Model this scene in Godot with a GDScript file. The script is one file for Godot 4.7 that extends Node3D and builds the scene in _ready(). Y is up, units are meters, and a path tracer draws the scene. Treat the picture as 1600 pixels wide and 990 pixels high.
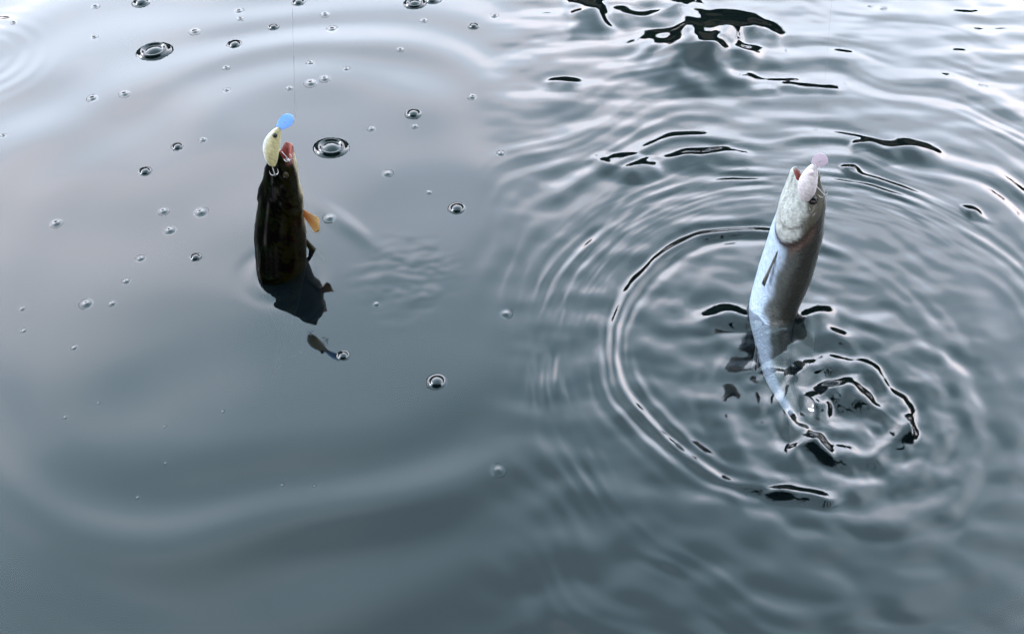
extends Node3D
# Two fish being lifted out of dusk-lit lake water on lures: a dark perch in calm water with floating bubbles
# and a silver fish in the middle of spreading splash rings. Metres, y up, the water lies at y = 0.

var lump := FastNoiseLite.new()
var fine := FastNoiseLite.new()
var soft := FastNoiseLite.new()
var water_mat: StandardMaterial3D
var counts := {}


# ------------------------------------------------------------------ helpers
func noise_of(seed_value: int, octaves: int) -> FastNoiseLite:
	var n := FastNoiseLite.new()
	n.noise_type = FastNoiseLite.TYPE_SIMPLEX_SMOOTH
	n.seed = seed_value
	n.frequency = 1.0
	n.fractal_type = FastNoiseLite.FRACTAL_FBM if octaves > 1 else FastNoiseLite.FRACTAL_NONE
	n.fractal_octaves = octaves
	return n


func numbered(called: String) -> String:
	var k: int = counts.get(called, 0)
	counts[called] = k + 1
	return called if k == 0 else "%s_%03d" % [called, k]


func tag(o: Node, label: String, category: String, group := "") -> void:
	o.set_meta("label", label)
	o.set_meta("category", category)
	if group != "":
		o.set_meta("group", group)


func thing(called: String, label: String, category: String, at := Vector3.ZERO, group := "") -> Node3D:
	var o := Node3D.new()
	o.name = numbered(called)
	add_child(o)
	o.position = at
	tag(o, label, category, group)
	return o


func put(called: String, mesh: Mesh, material: Material, parent: Node, at := Vector3.ZERO) -> MeshInstance3D:
	var o := MeshInstance3D.new()
	o.name = numbered(called) if parent == self else called
	o.mesh = mesh
	o.material_override = material
	parent.add_child(o, true)
	o.position = at
	return o


func structure(called: String, mesh: Mesh, material: Material) -> MeshInstance3D:
	var o := put(called, mesh, material, self)
	o.set_meta("kind", "structure")
	return o


# indexed mesh with smooth normals; triangles are clockwise seen from outside
func mesh_of(v: PackedVector3Array, idx: PackedInt32Array, col := PackedColorArray(), normals := PackedVector3Array()) -> ArrayMesh:
	if normals.is_empty():
		normals.resize(v.size())
		for k in range(0, idx.size(), 3):
			var a := idx[k]
			var b := idx[k + 1]
			var c := idx[k + 2]
			var n := (v[c] - v[a]).cross(v[b] - v[a])
			normals[a] += n
			normals[b] += n
			normals[c] += n
		for k in normals.size():
			normals[k] = normals[k].normalized() if normals[k].length_squared() > 1e-20 else Vector3.UP
	var arr := []
	arr.resize(Mesh.ARRAY_MAX)
	arr[Mesh.ARRAY_VERTEX] = v
	arr[Mesh.ARRAY_NORMAL] = normals
	arr[Mesh.ARRAY_INDEX] = idx
	if not col.is_empty():
		arr[Mesh.ARRAY_COLOR] = col
	var m := ArrayMesh.new()
	m.add_surface_from_arrays(Mesh.PRIMITIVE_TRIANGLES, arr)
	return m


# rings of equal length joined into one skin; both ends closed with a fan
func loft(rings: Array, cols: Array = []) -> ArrayMesh:
	var v := PackedVector3Array()
	var c := PackedColorArray()
	var idx := PackedInt32Array()
	var n: int = rings[0].size()
	for k in rings.size():
		v.append_array(rings[k])
		if not cols.is_empty():
			c.append_array(cols[k])
	for k in rings.size() - 1:
		for i in n:
			var j := (i + 1) % n
			idx.append_array([k * n + i, k * n + j, (k + 1) * n + i, (k + 1) * n + i, k * n + j, (k + 1) * n + j])
	for e in 2:
		var base := 0 if e == 0 else (rings.size() - 1) * n
		var mid := Vector3.ZERO
		for i in n:
			mid += v[base + i]
		v.append(mid / n)
		if not cols.is_empty():
			c.append(c[base])
		for i in n:
			var j := (i + 1) % n
			if e == 0:
				idx.append_array([base + j, base + i, v.size() - 1])
			else:
				idx.append_array([base + i, base + j, v.size() - 1])
	# turn the skin outward
	var volume := 0.0
	for k in range(0, idx.size(), 3):
		volume += v[idx[k]].dot(v[idx[k + 1]].cross(v[idx[k + 2]]))
	if volume > 0.0:
		for k in range(0, idx.size(), 3):
			var s := idx[k + 1]
			idx[k + 1] = idx[k + 2]
			idx[k + 2] = s
	return mesh_of(v, idx, c)


func tube(path: PackedVector3Array, radii: PackedFloat32Array, sides := 8) -> ArrayMesh:
	var rings := []
	for k in path.size():
		var t := (path[mini(k + 1, path.size() - 1)] - path[maxi(k - 1, 0)]).normalized()
		var a := t.cross(Vector3(0.31, 0.2, 0.93)).normalized()
		var b := t.cross(a)
		var ring := PackedVector3Array()
		for i in sides:
			var w := TAU * i / sides
			ring.append(path[k] + (a * cos(w) + b * sin(w)) * radii[mini(k, radii.size() - 1)])
		rings.append(ring)
	return loft(rings)


func mat(c: Color, rough := 0.5, spec := 0.5) -> StandardMaterial3D:
	var m := StandardMaterial3D.new()
	m.albedo_color = c.linear_to_srgb()
	m.roughness = rough
	m.metallic_specular = spec
	return m


func table(rows: Array, t: float) -> Array:
	for k in rows.size() - 1:
		if t <= rows[k + 1][0]:
			var f: float = clampf((t - rows[k][0]) / (rows[k + 1][0] - rows[k][0]), 0.0, 1.0)
			f = f * f * (3.0 - 2.0 * f) * 0.5 + f * 0.5
			var out := []
			for i in range(1, rows[k].size()):
				out.append(lerpf(rows[k][i], rows[k + 1][i], f))
			return out
	return rows[-1].slice(1)


# ------------------------------------------------------------------ the water's surface
const RIDGES := [  # x, z, half width, half depth, steepest slope of low crests on the ruffled water
	[0.364, -1.765, 0.10, 0.042, 0.26], [0.445, -1.835, 0.095, 0.036, 0.26], [0.162, -1.91, 0.041, 0.029, 0.2], [0.257, -1.908, 0.041, 0.017, 0.18],
	[0.345, -1.928, 0.055, 0.025, 0.19], [0.717, -1.473, 0.074, 0.014, 0.29], [0.654, -1.492, 0.024, 0.008, 0.24], [0.63, -1.424, 0.014, 0.008, 0.28],
	[0.218, -1.436, 0.053, 0.014, 0.26], [0.494, -1.658, 0.03, 0.008, 0.13], [0.585, -1.666, 0.05, 0.008, 0.13], [0.818, -1.312, 0.016, 0.008, 0.25],
	[0.345, -1.068, 0.055, 0.010, 0.30], [0.485, -1.064, 0.034, 0.014, 0.30], [0.509, -0.927, 0.036, 0.015, 0.42], [0.455, -0.897, 0.02, 0.012, 0.40], [0.565, -0.875, 0.018, 0.012, 0.34], [0.435, -0.822, 0.026, 0.011, 0.42],
	[0.41, -0.742, 0.045, 0.007, 0.38], [0.357, -1.464, 0.072, 0.013, 0.22], [0.102, -1.676, 0.025, 0.012, 0.16],
]


func packet(q: float, width: float, wavelength: float, slope: float) -> float:
	var e := q / width
	if absf(e) > 3.0:
		return 0.0
	return slope * wavelength / TAU * exp(-e * e) * cos(TAU * q / wavelength)


func height(x: float, z: float) -> float:
	var far := 1.0 - smoothstep(2.6, 5.0, sqrt(x * x + (z + 1.0) * (z + 1.0)))
	if far <= 0.0:
		return 0.0
	var share := smoothstep(-0.09, 0.06, x)
	var h := 0.0
	if share < 1.0:
		h += (1.0 - share) * calm(x, z)
	if share > 0.0:
		h += share * ruffled(x, z)
	return h * far


func calm(x: float, z: float) -> float:
	var dx := x + 0.411
	var dz := z + 1.236
	var r := sqrt(dx * dx + dz * dz)
	var w := soft.get_noise_2d(x * 1.7, z * 1.7)
	var h := soft.get_noise_2d(x * 3.1 + 7.0, z * 4.2) * 0.0011
	h += packet(r + w * 0.05 - 0.566, 0.12, 0.17, lerpf(0.045, 0.08, smoothstep(-0.3, 0.4, dz)) * (1.0 - 0.45 * smoothstep(0.05, -0.45, dx)))
	h += packet(r + w * 0.06 - 0.86, 0.16, 0.19, 0.03)
	var fr := sqrt((x + 0.389) * (x + 0.389) + (z + 1.163) * (z + 1.163))
	h += packet(fr + w * 0.02 - 0.05, 0.03, 0.05, 0.07)
	# little wake where the fin cuts the surface, and the patch of fading dimples beside it
	var ex := (x + 0.29 - (z + 1.285) * 0.9) / 0.022
	var ez := (z + 1.28) / 0.05
	h += 0.0022 * exp(-ex * ex - ez * ez)
	var px := (x + 0.175) / 0.085
	var pz := (z + 1.155) / 0.10
	var pd := px * px + pz * pz
	if pd < 6.0:
		h += exp(-pd * pd) * 0.0006 * lump.get_noise_2d(x * 17.0, z * 24.0)
	var rx := x + 1.09
	var rz := z + 1.76
	var rr := sqrt(rx * rx + rz * rz)
	h += packet(rr - 0.10, 0.06, 0.035, 0.03)
	return h


func ruffled(x: float, z: float) -> float:
	var w := soft.get_noise_2d(x * 4.0, z * 4.0)
	var w2 := lump.get_noise_2d(x * 9.0 + 3.0, z * 9.0)
	var ax := x - 0.415
	var az := z + 1.003
	var ra := sqrt(ax * ax + az * az)
	var bx := x - 0.475
	var bz := z + 0.974
	var rb := sqrt(bx * bx + bz * bz)
	var rc := sqrt((x - 0.495) * (x - 0.495) + (z + 0.92) * (z + 0.92))
	# the three main rings
	var west := 0.08 + 0.92 * clampf(-ax / 0.22 - az / 0.6 + 0.35, 0.0, 1.0)
	var back := 0.3 + 0.7 * smoothstep(0.12, -0.35, bz)
	var broken := clampf(0.75 + 1.3 * soft.get_noise_2d(x * 5.0 + 11.0, z * 5.0), 0.15, 1.3)
	var fan := smoothstep(0.06, -0.08, az)
	var qa := ra + w * 0.010 + w2 * 0.003 - 0.258
	var h := packet(qa, 0.026, 0.040, 0.56 * west * fan) + packet(qa, 0.032, 0.026, 0.42 * west * (1.0 - fan) * clampf(broken + 0.2, 0.0, 1.0))
	var north := 0.12 + 0.88 * clampf((-bz - bx * 0.7) / 0.3, 0.0, 1.0)
	h += packet(rb + w * 0.012 + w2 * 0.003 - 0.429, 0.034, 0.026, 0.26 * north * broken)
	h += packet(rc + w * 0.02 + w2 * 0.004 - 0.605, 0.06, 0.066, 0.15 * back * broken * (1.0 - 0.35 * smoothstep(0.0, 0.4, bx)))
	h += packet(rc + w * 0.03 + w2 * 0.004 - 0.83, 0.14, 0.11, 0.06 * back)
	# streaks that run along the rings
	var band := exp(-pow((rb - 0.5) / 0.22, 2.0))
	var streak := fine.get_noise_3d(rb * 30.0 + w, bx / (rb + 0.02) * 1.7, bz / (rb + 0.02) * 1.7)
	h += 0.0009 * (0.25 + 0.75 * band) * streak * (0.4 + 0.6 * back)
	if rb < 0.65:
		var band2 := exp(-pow((rb - 0.41) / 0.07, 2.0)) * north
		h += 0.00032 * band2 * fine.get_noise_3d(rb * 85.0 + 40.0, bx / (rb + 0.02) * 6.0, bz / (rb + 0.02) * 6.0)
	# lumpy water
	var inside := exp(-pow(ra / 0.30, 4.0))
	var near := smoothstep(-1.2, -0.75, z)
	h += (0.0006 + 0.0012 * inside + 0.0007 * near) * soft.get_noise_2d(x * 10.0 + 5.0, z * 15.0)
	h += (0.00010 + 0.00045 * inside) * fine.get_noise_2d(x * 20.0 + 9.0, z * 28.0)
	# wind ruffle further out: long flat wavelets
	var out := smoothstep(-1.4, -1.65, z)
	h += out * (0.0014 * soft.get_noise_2d(x * 3.5 + 20.0, z * 13.0) + 0.00022 * fine.get_noise_2d(x * 7.0, z * 30.0))
	# where the tail thrashes
	var tx := x - 0.50
	var tz := z + 0.89
	var rt := sqrt(tx * tx + tz * tz) + w2 * 0.012
	if rt < 0.35:
		h += packet(rt - 0.085, 0.03, 0.055, 0.40) + packet(rt - 0.19, 0.05, 0.055, 0.12)
		h -= 0.004 * exp(-pow(rt / 0.05, 2.0))
		h += exp(-pow(rt / 0.13, 2.0)) * 0.0028 * lump.get_noise_2d(x * 19.0, z * 19.0)
	# ripples that break over the tail
	var gx := (x - 0.415) / 0.05
	var gz := (z + 0.96) / 0.09
	if absf(gx) < 2.5 and absf(gz) < 2.5:
		h += 0.0010 * exp(-gx * gx - gz * gz) * sin(TAU * (z + w2 * 0.02 + (x - 0.41) * 0.35) / 0.033)
	for k in RIDGES:
		var e: float = (x - k[0] + w2 * 0.02) / k[2]
		var f: float = (z - k[1] + w2 * 0.012 + w * 0.015) / k[3]
		if absf(e) < 2.0 and absf(f) < 3.0:
			h += k[4] * k[3] * 2.3 * exp(-e * e * e * e) * crest(f) * (0.95 + 0.3 * soft.get_noise_2d(x * 14.0, z * 8.0))
	return h


# a wavelet: an even slope on the far side, a long gentle one on the near side
func crest(f: float) -> float:
	var u := clampf(absf(f) / (2.4 if f < 0.0 else 3.0), 0.0, 1.0)
	return 1.0 - lerpf(u, u * u * (3.0 - 2.0 * u), 0.5)


func axis(lo: float, hi: float, step: float, first: float, last: float) -> PackedFloat32Array:
	var out := PackedFloat32Array()
	var s := step
	var p := lo
	var before: Array[float] = []
	while p > first:
		s *= 1.22
		p -= s
		before.append(maxf(p, first))
	before.reverse()
	for b in before:
		out.append(b)
	var n := roundi((hi - lo) / step)
	for i in n + 1:
		out.append(lo + (hi - lo) * i / n)
	s = step
	p = hi
	while p < last:
		s *= 1.22
		p += s
		out.append(minf(p, last))
	return out


func make_water() -> void:
	var xs := axis(-1.25, 0.0, 0.005, -90.0, 0.0)
	xs.resize(xs.size() - 1)
	xs.append_array(axis(0.0, 1.25, 0.0025, 0.0, 90.0))
	var zs := axis(-2.1, -0.45, 0.0026, -80.0, 6.0)
	var nx := xs.size()
	var nz := zs.size()
	var v := PackedVector3Array()
	v.resize(nx * nz)
	for j in nz:
		for i in nx:
			v[j * nx + i] = Vector3(xs[i], height(xs[i], zs[j]), zs[j])
	var normals := PackedVector3Array()
	normals.resize(nx * nz)
	for j in nz:
		var j0 := maxi(j - 1, 0)
		var j1 := mini(j + 1, nz - 1)
		for i in nx:
			var a := v[j * nx + mini(i + 1, nx - 1)] - v[j * nx + maxi(i - 1, 0)]
			var b := v[j1 * nx + i] - v[j0 * nx + i]
			normals[j * nx + i] = b.cross(a).normalized()
	var idx := PackedInt32Array()
	idx.resize((nx - 1) * (nz - 1) * 6)
	var k := 0
	for j in nz - 1:
		for i in nx - 1:
			var p := j * nx + i
			idx[k] = p
			idx[k + 1] = p + 1
			idx[k + 2] = p + nx
			idx[k + 3] = p + nx
			idx[k + 4] = p + 1
			idx[k + 5] = p + nx + 1
			k += 6
	structure("water", mesh_of(v, idx, PackedColorArray(), normals), water_mat)


# ------------------------------------------------------------------ fish
class Fish:
	var spine: Array
	var dorsal: Vector3
	var rows: Array
	var gape: float
	var gill_t: float
	var host: Node

	func centre(t: float) -> Vector3:
		var n := spine.size() - 1
		var f := clampf(t, 0.0, 1.0) * n
		var k := mini(int(f), n - 1)
		var u := f - k
		var p0: Vector3 = spine[maxi(k - 1, 0)] if k > 0 else spine[0] * 2.0 - spine[1]
		var p1: Vector3 = spine[k]
		var p2: Vector3 = spine[k + 1]
		var p3: Vector3 = spine[k + 2] if k + 2 <= n else spine[n] * 2.0 - spine[n - 1]
		return 0.5 * (2.0 * p1 + (p2 - p0) * u + (2.0 * p0 - 5.0 * p1 + 4.0 * p2 - p3) * u * u + (3.0 * p1 - p0 - 3.0 * p2 + p3) * u * u * u)

	func frame(t: float) -> Basis:
		var along := (centre(minf(t + 0.02, 1.0)) - centre(maxf(t - 0.02, 0.0))).normalized()
		var up := (dorsal - along * dorsal.dot(along)).normalized()
		return Basis(along.cross(up).normalized(), along, up)  # x: side, y: towards the snout, z: back

	# angle 0 is the back, PI the belly
	func point(t: float, a: float, grow := 1.0) -> Vector3:
		var b := frame(t)
		var s: Array = host.table(rows, t)
		var ca := cos(a)
		var sa := sin(a)
		var side := absf(sa)
		var head := smoothstep(0.86, 1.0, t)
		var lat := smoothstep(0.55, 0.95, side)
		var edge := gill_t - 0.06 * cos((absf(angle_difference(a, PI * 0.55 * signf(sa)))) * 1.6)
		var cover := smoothstep(edge - 0.006, edge + 0.004, t) * (1.0 - smoothstep(edge, edge + 0.10, t)) * smoothstep(0.2, 0.7, side)
		var cheek := smoothstep(edge + 0.040, edge + 0.046, t) * (1.0 - smoothstep(edge + 0.045, edge + 0.085, t)) * smoothstep(0.5, 0.85, side)
		var g := grow * (1.0 + 0.075 * cover + 0.05 * cheek)
		g -= 0.06 * exp(-pow((absf(a) - 2.25) / 0.07, 2.0)) * smoothstep(0.86, 0.93, t)  # crease along the jaw
		var h: float = s[1] if ca > 0.0 else s[2]
		# the belly is rounder than the back, which narrows to a ridge
		var w: float = s[0] * (1.0 - 0.12 * maxf(ca, 0.0) ** 2)
		var p := centre(t) + b.x * (sa * w * g) + b.z * (ca * h * g)
		p += b.y * (-gape * lat * head) + b.z * (ca * 0.30 * gape * head)
		return p


func make_fish(called: String, label: String, f: Fish, colour: Callable, body_mat: Material, entry: Vector3) -> Node3D:
	var o := thing(called, label, "fish", entry)
	var around := 72
	var rings := []
	var cols := []
	for k in 121:
		var t := k / 120.0
		var ring := PackedVector3Array()
		var rc := PackedColorArray()
		for i in around:
			var a := TAU * i / around
			a = a if a <= PI else a - TAU
			ring.append(f.point(t, a) - entry)
			rc.append(colour.call(t, a))
		rings.append(ring)
		cols.append(rc)
	# lips roll over into the mouth
	var back := f.frame(1.0).y
	var lips := [[0.93, 0.003], [0.84, 0.003], [0.76, -0.003], [0.70, -0.012], [0.62, -0.026], [0.45, -0.04], [0.2, -0.05]]
	for s in lips:
		var ring := PackedVector3Array()
		var rc := PackedColorArray()
		for i in around:
			var a := TAU * i / around
			a = a if a <= PI else a - TAU
			ring.append(f.point(1.0, a, s[0]) - entry + back * s[1])
			rc.append(Color(0.30, 0.10, 0.09) if s[0] < 0.8 else colour.call(1.0, a))
		rings.append(ring)
		cols.append(rc)
	put("body", loft(rings, cols), body_mat, o)
	return o


# a fin: root along a-b, rays fanning to tip_a-tip_b, with real thickness and ridged rays
func fin(a: Vector3, b: Vector3, tip_a: Vector3, tip_b: Vector3, rays: int, bow: float, root_colour: Color, tip_colour: Color, notch := 0.0) -> ArrayMesh:
	var n := rays * 2 + 1
	var segs := 7
	var face := (b - a).cross(tip_a - a)
	if face.length() < 1e-7:
		face = (tip_b - tip_a).cross(tip_a - a)
	face = face.normalized()
	var reach := ((tip_a + tip_b) * 0.5 - (a + b) * 0.5)
	var rings := []
	var cols := []
	for s in segs:
		var u := s / (segs - 1.0)
		var ring := PackedVector3Array()
		var rc := PackedColorArray()
		for side in 2:
			for i in n:
				var q: float = i if side == 0 else n - 1 - i
				q /= n - 1.0
				var ray := (i if side == 0 else n - 1 - i) % 2 == 1
				var p := a.lerp(b, q).lerp(tip_a.lerp(tip_b, q), u)
				p += reach * (bow * sin(PI * q) * u - notch * sin(PI * q) * u * u + (0.03 if ray else -0.03) * u * u)
				p += face * (sin(PI * q * 2.0) * 0.05 + sin(PI * q) * 0.08) * reach.length() * u
				var thick := (0.0011 if ray else 0.0005) * (1.0 - 0.6 * u)
				if i == 0 or i == n - 1:
					thick *= 0.5
				ring.append(p + face * (thick if side == 0 else -thick))
				var c := root_colour.lerp(tip_colour, u)
				rc.append(c * (0.8 if ray else 1.1))
		rings.append(ring)
		cols.append(rc)
	return loft(rings, cols)


func eye(o: Node3D, f: Fish, t: float, a: float, r: float, iris: Material, black: Material) -> void:
	var entry := o.position
	var c := f.centre(t)
	var p := f.point(t, a, 1.0)
	var out := (p - c).normalized()
	var ball := SphereMesh.new()
	ball.radius = r
	ball.height = r * 2.0
	ball.radial_segments = 20
	ball.rings = 12
	var e := put("eye", ball, iris, o, p - out * r * 0.82 - entry)
	var dot := SphereMesh.new()
	dot.radius = r * 0.62
	dot.height = r * 1.24
	dot.radial_segments = 16
	dot.rings = 8
	put("pupil", dot, black, e, out * r * 0.46)


# ------------------------------------------------------------------ lures
func treble(o: Node3D, at: Vector3, down: Vector3, size: float, steel: Material) -> void:
	var side := down.cross(Vector3(0.2, 0.1, 1.0)).normalized()
	var h := Node3D.new()
	h.name = "treble_hook"
	o.add_child(h, true)
	h.position = at
	put("shank", tube(PackedVector3Array([Vector3.ZERO, down * size]), PackedFloat32Array([0.0007]), 6), steel, h)
	for k in 3:
		var d := side.rotated(down.normalized(), TAU * k / 3.0 + 0.4)
		var path := PackedVector3Array()
		var radii := PackedFloat32Array()
		for i in 11:
			var w := PI * i / 10.0
			path.append(down * size + d * (size * 0.26 * (1.0 - cos(w))) + down.normalized() * sin(w) * size * 0.30)
			radii.append(0.0007)
		path.append(path[-1] - down.normalized() * size * 0.28)
		radii.append(0.0001)
		put("hook_point", tube(path, radii, 6), steel, h)


# a minnow-shaped plug: base is its tail, top its nose; belly towards 'belly'
func make_lure(label: String, tail: Vector3, nose: Vector3, belly: Vector3, wide: float, bend: float, body_mat: Material, back_colour: Color, side_colour: Color, lip_mat: Material, lip_dir: Vector3, lip_size: Vector2, eye_mat: Material, steel: Material) -> Node3D:
	var o := thing("fishing_lure", label, "lure", tail)
	var along := nose - tail
	var b := (belly - along.normalized() * belly.dot(along.normalized())).normalized()
	var side := along.normalized().cross(b)
	var rings := []
	var cols := []
	for k in 33:
		var t := k / 32.0
		var fat := pow(sin(PI * pow(clampf(t * 0.94 + 0.05, 0.0, 1.0), 0.85)), 0.62)
		var c := along * t - b * bend * sin(PI * t)
		var ring := PackedVector3Array()
		var rc := PackedColorArray()
		for i in 24:
			var w := TAU * i / 24
			ring.append(c + b * cos(w) * wide * fat + side * sin(w) * wide * 0.62 * fat)
			var tint := side_colour.lerp(back_colour, smoothstep(0.2, 0.9, -cos(w)))
			var speck := fine.get_noise_2d(t * 14.0, w * 3.0)
			rc.append(tint * (1.0 + 0.25 * speck))
		rings.append(ring)
		cols.append(rc)
	var body := put("body", loft(rings, cols), body_mat, o)
	for s in [-1, 1]:
		var ball := SphereMesh.new()
		ball.radius = wide * 0.30
		ball.height = wide * 0.60
		ball.radial_segments = 14
		ball.rings = 8
		put("eye", ball, eye_mat, body, along * 0.80 - b * (bend * 0.58 - wide * 0.05) + side * s * wide * 0.40)
	# diving lip: a rounded clear plate with a raised tie ring
	var root := along * 0.97 - b * bend * 0.1
	var dir := lip_dir.normalized()
	var across := dir.cross(b.cross(dir)).normalized() if absf(dir.dot(side)) > 0.9 else dir.cross(Vector3(0.0, 0.35, 1.0)).normalized()
	var flat := dir.cross(across).normalized()
	var lr := []
	for k in 13:
		var t := k / 12.0
		var half := lip_size.y * (0.45 + 0.55 * sin(minf(t * 1.5, 1.0) * PI * 0.5)) * sqrt(maxf(1.0 - pow(maxf(t - 0.45, 0.0) / 0.56, 2.0), 0.0))
		half = maxf(half, 0.0004)
		var c := root + dir * lip_size.x * t - flat * 0.003 * t * t
		lr.append(PackedVector3Array([c + across * half + flat * 0.0005, c + flat * 0.0009, c - across * half + flat * 0.0005, c - across * half - flat * 0.0005, c - flat * 0.0009, c + across * half - flat * 0.0005]))
	var lip := put("diving_lip", loft(lr), lip_mat, o)
	var ring := TorusMesh.new()
	ring.inner_radius = 0.0016
	ring.outer_radius = 0.0028
	ring.rings = 14
	ring.ring_segments = 8
	put("tie_ring", ring, steel, lip, root + dir * lip_size.x * 0.45 - flat * 0.002)
	treble(o, along * 0.42 + b * wide * 0.85, (b * 0.8 - along.normalized() * 0.6).normalized(), 0.014, steel)
	treble(o, along * 0.02, (b * 0.5 - along.normalized()).normalized(), 0.014, steel)
	return o


# ------------------------------------------------------------------ bubbles
func bubble_mesh(kind: int) -> ArrayMesh:
	# unit radius; the meniscus climbs to the dome
	var prof: Array
	if kind == 0:  # a low lens of water skin
		prof = []
		for k in 12:
			var r := 2.0 * (1.0 - k / 11.0) + 0.02
			prof.append([r, 0.23 * exp(-r * r / (2.0 * 0.62 * 0.62)) - 0.006])
	elif kind == 2:
		prof = [[1.7, -0.010], [1.48, 0.015], [1.3, 0.05], [1.16, 0.11], [1.06, 0.18], [0.98, 0.26], [0.88, 0.34], [0.74, 0.41], [0.56, 0.47], [0.36, 0.51], [0.18, 0.53], [0.04, 0.535]]
	else:
		prof = [[1.45, -0.010], [1.3, 0.03], [1.18, 0.09], [1.08, 0.19], [1.0, 0.28], [0.92, 0.31], [0.84, 0.26], [0.76, 0.18], [0.70, 0.15], [0.62, 0.18], [0.5, 0.25], [0.34, 0.31], [0.16, 0.34], [0.04, 0.345]]
	var rings := []
	for p in prof:
		var ring := PackedVector3Array()
		for i in 28:
			var w := TAU * i / 28
			ring.append(Vector3(cos(w) * p[0], p[1], sin(w) * p[0]))
		rings.append(ring)
	return loft(rings)


const BUBBLES := [  # x, z, radius in millimetres
	[-0.19, -1.583, 14.8], [-0.097, -1.322, 14.7], [-0.115, -0.942, 14.7], [-0.67, -1.418, 11.7], [-0.536, -1.204, 9.7], [-0.264, -0.994, 10.0], [-0.625, -1.487, 10.8], [-0.548, -1.313, 9.0],
	[-0.173, -1.968, 18.0], [-0.802, -1.961, 18.0], [-0.574, -1.808, 14.5], [-0.503, -1.871, 10.8], [-0.462, -1.961, 13.8], [-0.399, -1.915, 6.8], [-0.378, -1.862, 8.1], [-0.081, -1.873, 10.8],
	[-0.409, -1.745, 5.8], [-0.4, -1.678, 8.9], [-0.374, -1.692, 7.7], [-0.761, -1.643, 7.5], [-0.821, -1.63, 7.5], [-0.795, -1.286, 7.8], [-0.593, -1.268, 7.8], [-0.628, -1.201, 5.9],
	[-0.693, -1.1, 7.8], [-0.227, -1.413, 7.0], [-0.02, -0.785, 7.8], [-0.64, -1.149, 5.3], [-0.221, -1.1, 4.2], [-0.666, -0.877, 2.4], [-0.651, -1.1, 4.7], [-0.795, -1.09, 3.6],
	[-0.688, -1.009, 4.0], [-0.778, -1.044, 3.6], [-0.665, -1.853, 8.0], [-0.581, -1.506, 5.4], [-0.585, -1.927, 6.8], [-0.897, -1.944, 6.2], [-0.319, -1.297, 7.8], [-0.078, -1.635, 6.3],
	[-0.021, -1.468, 5.9], [-0.267, -1.539, 5.5], [-0.334, -1.724, 5.2], [-0.23, -1.788, 5.3], [-0.187, -1.892, 5.4], [-0.563, -1.656, 5.0], [-0.577, -1.899, 5.4], [-0.514, -0.86, 2.4],
	[-0.326, -0.761, 2.3], [-0.28, -0.759, 2.3], [-0.433, -0.887, 2.4], [-0.499, -0.797, 1.8], [-0.623, -0.903, 1.9], [-0.527, -0.742, 2.2], [-0.87, -1.832, 5.3], [-1.053, -1.882, 4.7],
	[-0.577, -1.73, 5.2], [-0.01, -1.079, 7.2], [-0.44, -1.662, 5.1], [-0.185, -1.546, 4.9], [-0.038, -1.908, 6.8], [-0.149, -1.364, 4.0], [-0.614, -1.315, 6.8], [-0.96, -1.518, 4.2],
]


func make_bubbles(bubble_mat: Material) -> void:
	var dome := bubble_mesh(0)
	var wide := bubble_mesh(1)
	var middling := bubble_mesh(2)
	var big := [
		[-0.735, -1.784, 0.027, "largest oval bubble with a dark rim, far from the fish on the calm water", 0.3],
		[-0.337, -1.484, 0.025, "large oval dark-rimmed bubble beside the black fish's head and lure", -0.2],
		[-0.21, -1.953, 0.018, "dark-rimmed bubble touching a smaller round bubble on the bright water", 0.1],
	]
	for b in big:
		var o := put("bubble", wide, bubble_mat, self, Vector3(b[0], height(b[0], b[1]), b[1]))
		o.scale = Vector3(b[2], b[2] * 0.9, b[2] * 0.85)
		o.rotation.y = b[4]
		tag(o, b[3], "bubble")
	for b in BUBBLES:
		var o := put("bubble", middling if b[2] >= 9.5 else dome, bubble_mat, self, Vector3(b[0], height(b[0], b[1]), b[1]))
		var r: float = b[2] * (0.00068 if b[2] >= 9.5 else 0.0008)
		o.scale = Vector3(r, r, r)
		if b[2] >= 9.5:
			tag(o, "thumbnail-sized round bubble with a dark core floating on calm water", "bubble", "middling bubbles on the calm water")
		elif b[2] >= 4.0:
			tag(o, "small round glassy bubble floating on the calm grey water", "bubble", "small bubbles on the calm water")
		else:
			tag(o, "pinhead bubble, barely a speck, floating on the calm dark water", "bubble", "pinhead bubbles on the calm water")


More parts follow.
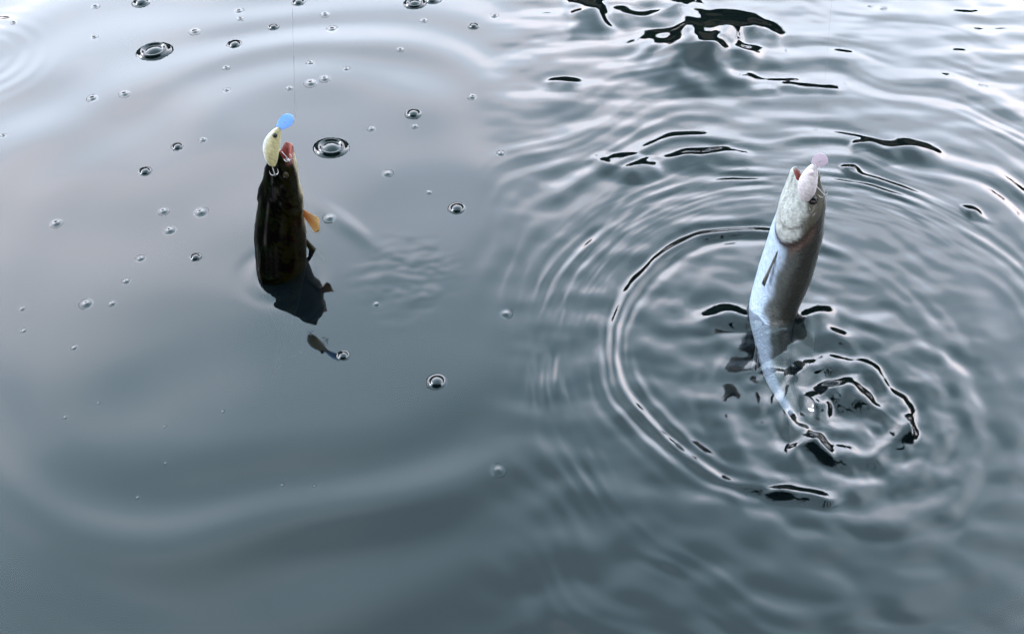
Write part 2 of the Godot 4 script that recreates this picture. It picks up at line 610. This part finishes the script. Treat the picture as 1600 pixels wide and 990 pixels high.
# ------------------------------------------------------------------ trees and banks around the lake
func tree_parts(seed_value: int, tall: float) -> Array:
	var rng := RandomNumberGenerator.new()
	rng.seed = seed_value
	var path := PackedVector3Array()
	var radii := PackedFloat32Array()
	for k in 9:
		var t := k / 8.0
		path.append(Vector3(sin(t * 3.0 + seed_value) * 0.15, t * tall * 0.85, cos(t * 2.0) * 0.12))
		radii.append(lerpf(0.03, 0.006, t) * tall)
	var st := SurfaceTool.new()
	st.begin(Mesh.PRIMITIVE_TRIANGLES)
	st.append_from(tube(path, radii, 9), 0, Transform3D.IDENTITY)
	var tips: Array[Vector3] = []
	for k in 14:
		var t := 0.25 + 0.6 * k / 13.0
		var root := path[int(t * 8.0)]
		var d := Vector3.RIGHT.rotated(Vector3.UP, k * 2.4)
		var reach := tall * (0.30 - 0.16 * t) * rng.randf_range(0.8, 1.2)
		var tip := root + d * reach + Vector3.UP * reach * 0.5
		tips.append(tip)
		st.append_from(tube(PackedVector3Array([root, root.lerp(tip, 0.5) + Vector3.UP * 0.1, tip]), PackedFloat32Array([0.008 * tall, 0.005 * tall, 0.001 * tall]), 6), 0, Transform3D.IDENTITY)
	tips.append(path[8])
	var trunk := st.commit()
	var v := PackedVector3Array()
	var idx := PackedInt32Array()
	var cols := PackedColorArray()
	for k in 2600:
		var c: Vector3 = tips[rng.randi() % tips.size()]
		var d := Vector3(rng.randfn(), rng.randfn() * 0.75, rng.randfn()) * tall * 0.075
		var p := c + d - Vector3(c.x, 0, c.z) * rng.randf() * 0.6
		var a := Vector3(rng.randfn(), rng.randfn(), rng.randfn()).normalized()
		var b := a.cross(Vector3(rng.randfn(), rng.randfn(), rng.randfn())).normalized()
		var s := tall * rng.randf_range(0.03, 0.05)
		var base := v.size()
		v.append_array([p - a * s, p + b * s * 0.5, p + a * s, p - b * s * 0.5])
		idx.append_array([base, base + 1, base + 2, base, base + 2, base + 3])
		var g := rng.randf_range(0.7, 1.3)
		for i in 4:
			cols.append(Color(0.018, 0.032, 0.012) * g)
	return [trunk, mesh_of(v, idx, cols)]


func make_banks() -> void:
	var soil := mat(Color(0.03, 0.028, 0.018), 0.95, 0.2)
	# shores all round the pond: [name, first and last angle from straight ahead, inner radius]
	for w in [["far_bank", -140.0, 140.0, 19.0], ["near_bank", 140.0, 220.0, 1.2]]:
		var v := PackedVector3Array()
		var idx := PackedInt32Array()
		var nx := 72
		var nz := 18
		for j in nz + 1:
			for i in nx + 1:
				var az := deg_to_rad(lerpf(w[1], w[2], i / float(nx)))
				var q := j / float(nz)
				var r: float = lerpf(w[3], 90.0, q * q)
				var d := r - float(w[3])
				var x := sin(az) * r
				var z := -cos(az) * r
				v.append(Vector3(x, -0.7 + 2.2 * smoothstep(0.0, 4.0, d) + soft.get_noise_2d(x * 0.2, z * 0.2) * 0.4 + 6.0 * smoothstep(6.0, 26.0, d), z))
		for j in nz:
			for i in nx:
				var p := j * (nx + 1) + i
				idx.append_array([p, p + nx + 1, p + 1, p + 1, p + nx + 1, p + nx + 2])
		structure(w[0], mesh_of(v, idx), soil)
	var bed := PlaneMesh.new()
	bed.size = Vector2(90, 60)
	var lightless_depth := mat(Color.BLACK, 1.0, 0.0)  # black stands in for light swallowed by the murky depth
	lightless_depth.specular_mode = BaseMaterial3D.SPECULAR_DISABLED
	structure("lake_bed", bed, lightless_depth).position = Vector3(0, -0.9, -12)
	var bark := mat(Color(0.04, 0.032, 0.025), 0.9, 0.2)
	var leaf := mat(Color.WHITE, 0.7, 0.2)
	leaf.vertex_color_use_as_albedo = true
	var kinds := [tree_parts(3, 9.0), tree_parts(5, 8.0), tree_parts(9, 10.0)]
	var rng := RandomNumberGenerator.new()
	rng.seed = 21
	for k in 46:
		var az := deg_to_rad(-125.0 + 250.0 * k / 45.0 + rng.randf_range(-1.0, 1.0))
		var r := rng.randf_range(23.5, 26.5)
		var o := thing("leafy_tree", "dark leafy tree standing on the far bank", "tree", Vector3(sin(az) * r, 1.2, -cos(az) * r), "trees along the far bank")
		put("trunk", kinds[k % 3][0], bark, o)
		put("crown", kinds[k % 3][1], leaf, o)
		o.rotation.y = rng.randf() * TAU
		o.scale = Vector3(1.0, 1.0, 1.0) * rng.randf_range(0.78, 1.0)
	for k in 9:  # unseen trees, added to keep sky light off the fish backs and bubbles
		var o := thing("leafy_tree", "tall leafy tree added unseen behind the angler to block sky light", "tree", Vector3(-8.0 + 2.0 * k + rng.randf_range(-0.4, 0.4), 0.6, 3.2 + 0.06 * pow(k - 4.0, 2.0) * 2.0 + rng.randf_range(-0.3, 0.3)), "added shade trees along the near bank")
		put("trunk", kinds[k % 3][0], bark, o)
		put("crown", kinds[k % 3][1], leaf, o)
		o.rotation.y = rng.randf() * TAU
		o.scale = Vector3(1.0, 1.0, 1.0) * rng.randf_range(1.0, 1.2)


# ------------------------------------------------------------------ sky
func make_sky() -> Sky:
	var w := 768
	var h := 384
	var img := Image.create(w, h, false, Image.FORMAT_RGBF)
	var n := noise_of(17, 5)
	for j in h:
		var up := (0.5 - (j + 0.5) / h) * PI
		for i in w:
			var az := ((i + 0.5) / w - 0.5) * TAU  # 0 is straight ahead (-z), positive to the right
			var d := Vector3(sin(az) * cos(up), sin(up), -cos(az) * cos(up))
			var e := rad_to_deg(maxf(up, 0.0))
			var lum := table([[0.0, 2.9], [31.0, 2.9], [40.0, 1.9], [48.0, 1.38], [57.0, 0.95], [67.0, 0.62], [90.0, 0.5]], e)[0] as float
			# streets of soft cloud, flattened towards the horizon
			var q := d / (absf(d.y) + 0.35)
			var cloud := n.get_noise_3d(q.x * 1.6, d.y * 2.0, q.z * 2.6)
			var cover := smoothstep(-0.25, 0.45, cloud)
			# afterglow of the sunset, ahead and to the right
			lum *= 1.0 + 0.3 * exp(-pow((az - 0.55) / 0.5, 2.0)) * smoothstep(50.0, 20.0, e)
			var blue := Color(0.64, 0.95, 1.15).lerp(Color(0.78, 0.94, 1.14), smoothstep(60.0, 35.0, e))
			var white := Color(0.76, 0.975, 1.12).lerp(Color(0.98, 0.97, 1.06), smoothstep(60.0, 35.0, e))
			var rose := Color(1.10, 0.975, 0.98)
			var warm := smoothstep(45.0, 15.0, e)
			var c := blue.lerp(white, clampf(0.2 + 0.6 * cover, 0.0, 1.0)).lerp(rose, warm * (0.25 + 0.6 * cover))
			img.set_pixel(i, j, c * lum * (0.9 + 0.2 * cover))
	var p := PanoramaSkyMaterial.new()
	p.panorama = ImageTexture.create_from_image(img)
	var s := Sky.new()
	s.sky_material = p
	return s


func _ready() -> void:
	lump = noise_of(4, 2)
	fine = noise_of(11, 1)
	soft = noise_of(29, 1)

	# camera, sky, light, exposure
	var cam := Camera3D.new()
	cam.position = Vector3(0, 1.278, 0)
	cam.rotation_degrees = Vector3(-50, 0, 0)
	cam.fov = 34.0
	cam.near = 0.02
	cam.far = 400.0
	add_child(cam)
	cam.current = true
	var env := Environment.new()
	env.background_mode = Environment.BG_SKY
	env.sky = make_sky()
	env.tonemap_mode = Environment.TONE_MAPPER_LINEAR
	env.tonemap_exposure = 3.9
	env.sdfgi_enabled = true
	env.ssao_enabled = true
	env.ssil_enabled = true
	var around := WorldEnvironment.new()
	around.environment = env
	add_child(around)
	var sun := DirectionalLight3D.new()
	sun.light_energy = 0.2
	sun.light_color = Color(0.93, 0.97, 1.0)
	sun.light_angular_distance = 14.0
	sun.shadow_enabled = true
	add_child(sun)
	sun.look_at_from_position(Vector3.ZERO, Vector3(1.0, -0.75, 0.25))

	# the setting
	water_mat = mat(Color(0.004, 0.008, 0.010), 0.012, 0.5)
	water_mat.albedo_color.a = 0.32
	water_mat.transparency = BaseMaterial3D.TRANSPARENCY_ALPHA
	make_banks()
	make_water()

	# shared materials
	var black := mat(Color(0.004, 0.004, 0.004), 0.15)
	var steel := mat(Color(0.35, 0.35, 0.36), 0.3)
	steel.metallic = 0.9
	var gold := mat(Color(0.02, 0.015, 0.006), 0.4, 0.2)
	var skin := mat(Color.WHITE, 0.36, 0.4)
	skin.clearcoat_enabled = true
	skin.clearcoat = 0.35
	skin.clearcoat_roughness = 0.2
	skin.vertex_color_use_as_albedo = true
	var scales := FastNoiseLite.new()
	scales.noise_type = FastNoiseLite.TYPE_CELLULAR
	scales.seed = 2
	scales.frequency = 0.06
	var scale_tex := NoiseTexture2D.new()
	scale_tex.width = 512
	scale_tex.height = 512
	scale_tex.seamless = true
	scale_tex.noise = scales
	skin.heightmap_enabled = true
	skin.heightmap_texture = scale_tex
	skin.heightmap_scale = 0.18
	skin.uv1_triplanar = true
	skin.uv1_scale = Vector3.ONE * 9.0
	var dark_skin: StandardMaterial3D = skin.duplicate()
	dark_skin.metallic_specular = 0.08
	dark_skin.roughness = 0.6
	dark_skin.clearcoat = 0.08
	var fin_mat := mat(Color.WHITE, 0.4, 0.4)
	fin_mat.vertex_color_use_as_albedo = true
	fin_mat.backlight_enabled = true
	fin_mat.backlight = Color(0.9, 0.9, 0.9)

	# the dark perch, back to the camera
	var perch := Fish.new()
	perch.host = self
	perch.spine = [Vector3(-0.402, -0.16, -1.15), Vector3(-0.395, -0.08, -1.168), Vector3(-0.387, 0.0, -1.188), Vector3(-0.376, 0.104, -1.217), Vector3(-0.360, 0.206, -1.243)]
	perch.dorsal = Vector3(-0.52, 0.1, 0.85)
	perch.gape = 0.015
	perch.gill_t = 0.80
	perch.rows = [[0.0, 0.006, 0.012, 0.012], [0.1, 0.010, 0.017, 0.016], [0.3, 0.028, 0.036, 0.032], [0.5, 0.038, 0.050, 0.043], [0.64, 0.039, 0.051, 0.044], [0.80, 0.032, 0.040, 0.036], [0.91, 0.025, 0.029, 0.027], [1.0, 0.014, 0.015, 0.017]]
	var perch_colour := func(t: float, a: float) -> Color:
		var belly := smoothstep(1.75, 2.5, absf(a) + 0.15 * soft.get_noise_2d(t * 9.0, a * 2.0))
		var c := Color(0.004, 0.0045, 0.0035).lerp(Color(0.007, 0.0062, 0.004), smoothstep(0.5, 1.6, absf(a)))
		var bar := smoothstep(0.1, 0.5, sin(t * 48.0 + soft.get_noise_2d(t * 5.0, a * 1.5) * 2.0))
		c *= 1.0 - 0.25 * bar * (1.0 - belly)
		c = c.lerp(Color(0.42, 0.37, 0.26), belly * smoothstep(0.55, 0.8, t))
		c = c.lerp(Color(0.30, 0.13, 0.11), smoothstep(0.97, 1.0, t) * smoothstep(1.0, 2.2, absf(a)))
		c *= 0.85 + 0.3 * fine.get_noise_2d(t * 60.0, a * 12.0)
		return Color(c.r, c.g, c.b)
	var entry := Vector3(-0.387, 0.0, -1.188)
	var po := make_fish("perch", "black-backed fish hanging head up from calm water with an orange fin", perch, perch_colour, dark_skin, entry)
	for s: float in [-1.0, 1.0]:
		eye(po, perch, 0.925, s * 1.05, 0.0070, gold, black)
		var r0 := perch.point(0.755, s * 2.0) - entry
		var r1 := perch.point(0.72, s * 2.1) - entry
		var b := perch.frame(0.72)
		var out := (b.x * s * 1.0 - b.z * 0.35).normalized()
		put("pectoral_fin", fin(r0, r1, r0 + out * 0.027 - b.y * 0.010, r1 + out * 0.020 - b.y * 0.027, 7, 0.25, Color(0.45, 0.17, 0.04), Color(0.72, 0.52, 0.24)), fin_mat, po)
		var p0 := perch.point(0.60, s * 2.75) - entry
		var p1 := perch.point(0.575, s * 2.75) - entry
		put("pelvic_fin", fin(p0, p1, p0 + out * 0.022 - b.y * 0.045 - b.z * 0.02, p1 + out * 0.012 - b.y * 0.05 - b.z * 0.018, 5, 0.1, Color(0.03, 0.035, 0.02), Color(0.06, 0.06, 0.025)), fin_mat, po)
	var d0 := perch.point(0.70, 0.0, 0.97) - entry
	var d1 := perch.point(0.42, 0.0, 0.97) - entry
	var db := perch.frame(0.6)
	put("dorsal_fin", fin(d0, d1, d0 + db.z * 0.005 - db.y * 0.03, d1 + db.z * 0.006 - db.y * 0.02, 12, 0.25, Color(0.012, 0.014, 0.01), Color(0.02, 0.02, 0.012)), fin_mat, po)
	var t0 := perch.point(0.0, 0.0) - entry
	var t1 := perch.point(0.0, PI) - entry
	var tb := perch.frame(0.0)
	put("tail_fin", fin(t0, t1, t0 + tb.z * 0.03 - tb.y * 0.055, t1 - tb.z * 0.03 - tb.y * 0.055, 10, 0.0, Color(0.006, 0.006, 0.004), Color(0.02, 0.012, 0.006), 0.3), fin_mat, po)

	# the silver fish, belly to the left, tail curling under water
	var silver := Fish.new()
	silver.host = self
	silver.spine = [Vector3(0.451, -0.085, -0.943), Vector3(0.439, -0.075, -0.971), Vector3(0.427, -0.058, -1.007), Vector3(0.423, -0.034, -1.047), Vector3(0.423, 0.0, -1.088), Vector3(0.433, 0.075, -1.110), Vector3(0.438, 0.16, -1.127), Vector3(0.434, 0.243, -1.145)]
	silver.dorsal = Vector3(0.84, 0.0, 0.54)
	silver.gape = 0.011
	silver.gill_t = 0.885
	silver.rows = [[0.0, 0.005, 0.010, 0.010], [0.12, 0.011, 0.014, 0.014], [0.3, 0.019, 0.022, 0.022], [0.44, 0.025, 0.029, 0.029], [0.58, 0.033, 0.039, 0.039], [0.70, 0.035, 0.043, 0.042], [0.82, 0.034, 0.041, 0.040], [0.91, 0.031, 0.035, 0.033], [1.0, 0.015, 0.018, 0.020]]
	var silver_colour := func(t: float, a: float) -> Color:
		var aa := absf(a) + 0.12 * soft.get_noise_2d(t * 12.0, a * 2.0)
		var c := Color(0.016, 0.018, 0.014).lerp(Color(0.075, 0.085, 0.08), smoothstep(0.85, 1.4, aa))
		c = c.lerp(Color(0.43, 0.53, 0.67), smoothstep(1.45, 1.9, aa))
		var rim := 0.885 - 0.06 * cos(absf(angle_difference(a, PI * 0.55 * signf(sin(a)))) * 1.6)
		var head := smoothstep(rim - 0.004, rim + 0.006, t)
		if head > 0.0:
			var cheek := Color(0.07, 0.065, 0.045).lerp(Color(0.38, 0.40, 0.38), smoothstep(0.95, 1.35, aa))
			cheek *= 1.0 + 0.3 * lump.get_noise_2d(t * 22.0, a * 4.0)
			c = c.lerp(cheek, head)
		var seam := exp(-pow((t - (0.885 - 0.06 * cos(absf(angle_difference(a, PI * 0.55 * signf(sin(a)))) * 1.6)) - 0.040) / 0.005, 2.0)) * smoothstep(0.9, 1.2, aa) * (1.0 - smoothstep(2.1, 2.5, aa))
		c = c.lerp(Color(0.10, 0.09, 0.07), seam * 0.6)
		var edge := 0.885 - 0.06 * cos(absf(angle_difference(a, PI * 0.55 * signf(sin(a)))) * 1.6)
		var slit := exp(-pow((t - edge + 0.008) / 0.009, 2.0)) * smoothstep(0.5, 0.9, aa) * (1.0 - smoothstep(2.3, 2.7, aa))
		c = c.lerp(Color(0.022, 0.010, 0.008), slit)
		var gill := exp(-pow((t - edge + 0.026) / 0.014, 2.0)) * smoothstep(0.5, 0.8, aa) * (1.0 - smoothstep(1.35, 1.6, aa))
		c = c.lerp(Color(0.12, 0.06, 0.045), gill * 0.6)
		c *= 0.9 + 0.22 * fine.get_noise_2d(t * 70.0, a * 14.0)
		return Color(c.r, c.g, c.b)
	var entry2 := Vector3(0.427, 0.0, -1.085)
	var so := make_fish("silver_fish", "silver fish with pale blue belly hanging head up amid splash rings", silver, silver_colour, skin, entry2)
	for s: float in [-1.0, 1.0]:
		eye(so, silver, 0.945, s * 0.72, 0.0078, black, black)
		var b := silver.frame(0.77)
		var out := (b.x * s * 0.6 - b.z * 0.2).normalized()
		var r0 := silver.point(0.79, s * 1.9) - entry2
		var r1 := silver.point(0.765, s * 1.95) - entry2
		put("pectoral_fin", fin(r0, r1, r0 + out * 0.008 - b.y * 0.045, r1 + out * 0.006 - b.y * 0.05, 7, 0.15, Color(0.12, 0.12, 0.10), Color(0.22, 0.22, 0.2)), fin_mat, so)
		var p0 := silver.point(0.42, s * 2.7) - entry2
		var p1 := silver.point(0.40, s * 2.7) - entry2
		b = silver.frame(0.4)
		put("pelvic_fin", fin(p0, p1, p0 + b.x * s * 0.012 - b.y * 0.032 - b.z * 0.006, p1 + b.x * s * 0.008 - b.y * 0.034 - b.z * 0.006, 5, 0.1, Color(0.2, 0.22, 0.24), Color(0.3, 0.32, 0.34)), fin_mat, so)
	d0 = silver.point(0.52, 0.0) - entry2
	d1 = silver.point(0.34, 0.0) - entry2
	db = silver.frame(0.42)
	put("dorsal_fin", fin(d0, d1, d0 + db.z * 0.03 - db.y * 0.02, d1 + db.z * 0.022 - db.y * 0.02, 10, 0.2, Color(0.02, 0.022, 0.015), Color(0.03, 0.03, 0.02)), fin_mat, so)
	t0 = silver.point(0.0, 0.0) - entry2
	t1 = silver.point(0.0, PI) - entry2
	tb = silver.frame(0.0)
	put("tail_fin", fin(t0, t1, t0 + tb.z * 0.032 - tb.y * 0.05, t1 - tb.z * 0.02 - tb.y * 0.045, 10, 0.0, Color(0.04, 0.045, 0.04), Color(0.02, 0.022, 0.02), 0.35), fin_mat, so)

	# lures and lines
	var plug := mat(Color.WHITE, 0.25, 0.5)
	plug.vertex_color_use_as_albedo = true
	plug.backlight_enabled = true
	plug.backlight = Color(0.7, 0.7, 0.6)
	var blue_lip := mat(Color(0.42, 0.68, 0.92), 0.12)
	blue_lip.transparency = BaseMaterial3D.TRANSPARENCY_ALPHA
	blue_lip.albedo_color.a = 0.75
	blue_lip.backlight_enabled = true
	blue_lip.backlight = Color(0.5, 0.7, 0.95)
	var pale_lip := mat(Color(0.64, 0.60, 0.64), 0.2)
	pale_lip.backlight_enabled = true
	pale_lip.backlight = Color(0.8, 0.75, 0.8)
	make_lure("cream fishing lure with a blue lip hooked in the black fish's mouth", Vector3(-0.3691, 0.2099, -1.2), Vector3(-0.3493, 0.271, -1.217), Vector3(1.0, 0.0, 0.1), 0.0128, 0.006, plug, Color(0.60, 0.62, 0.62), Color(0.56, 0.52, 0.30), blue_lip, Vector3(0.8, 0.75, -0.1), Vector2(0.034, 0.010), black, steel)
	make_lure("pinkish white fishing lure standing up from the silver fish's mouth", Vector3(0.4345, 0.214, -1.118), Vector3(0.4385, 0.269, -1.137), Vector3(0.9, 0.0, 0.4), 0.0138, 0.002, plug, Color(0.62, 0.58, 0.62), Color(0.66, 0.61, 0.64), pale_lip, Vector3(0.5, 0.5, -0.1), Vector2(0.022, 0.012), pale_lip, steel)
	var line_mat := mat(Color(0.05, 0.055, 0.06), 0.3)
	for k in 2:
		var from: Vector3 = [Vector3(-0.3239, 0.284, -1.222), Vector3(0.4458, 0.2783, -1.148)][k]
		var to: Vector3 = [Vector3(-0.149, 1.0284, -0.754), Vector3(0.2009, 1.1205, -0.7124)][k]
		var l := put("fishing_line", tube(PackedVector3Array([from, from.lerp(to, 0.5), to]), PackedFloat32Array([0.00009 if k == 0 else 0.00006]), 6), line_mat, self)
		tag(l, ["thin dark fishing line rising from the cream lure's blue lip", "hair-thin fishing line rising from the pinkish white lure"][k], "line")

	make_bubbles(mat(Color(0.002, 0.0045, 0.005), 0.012, 0.5))
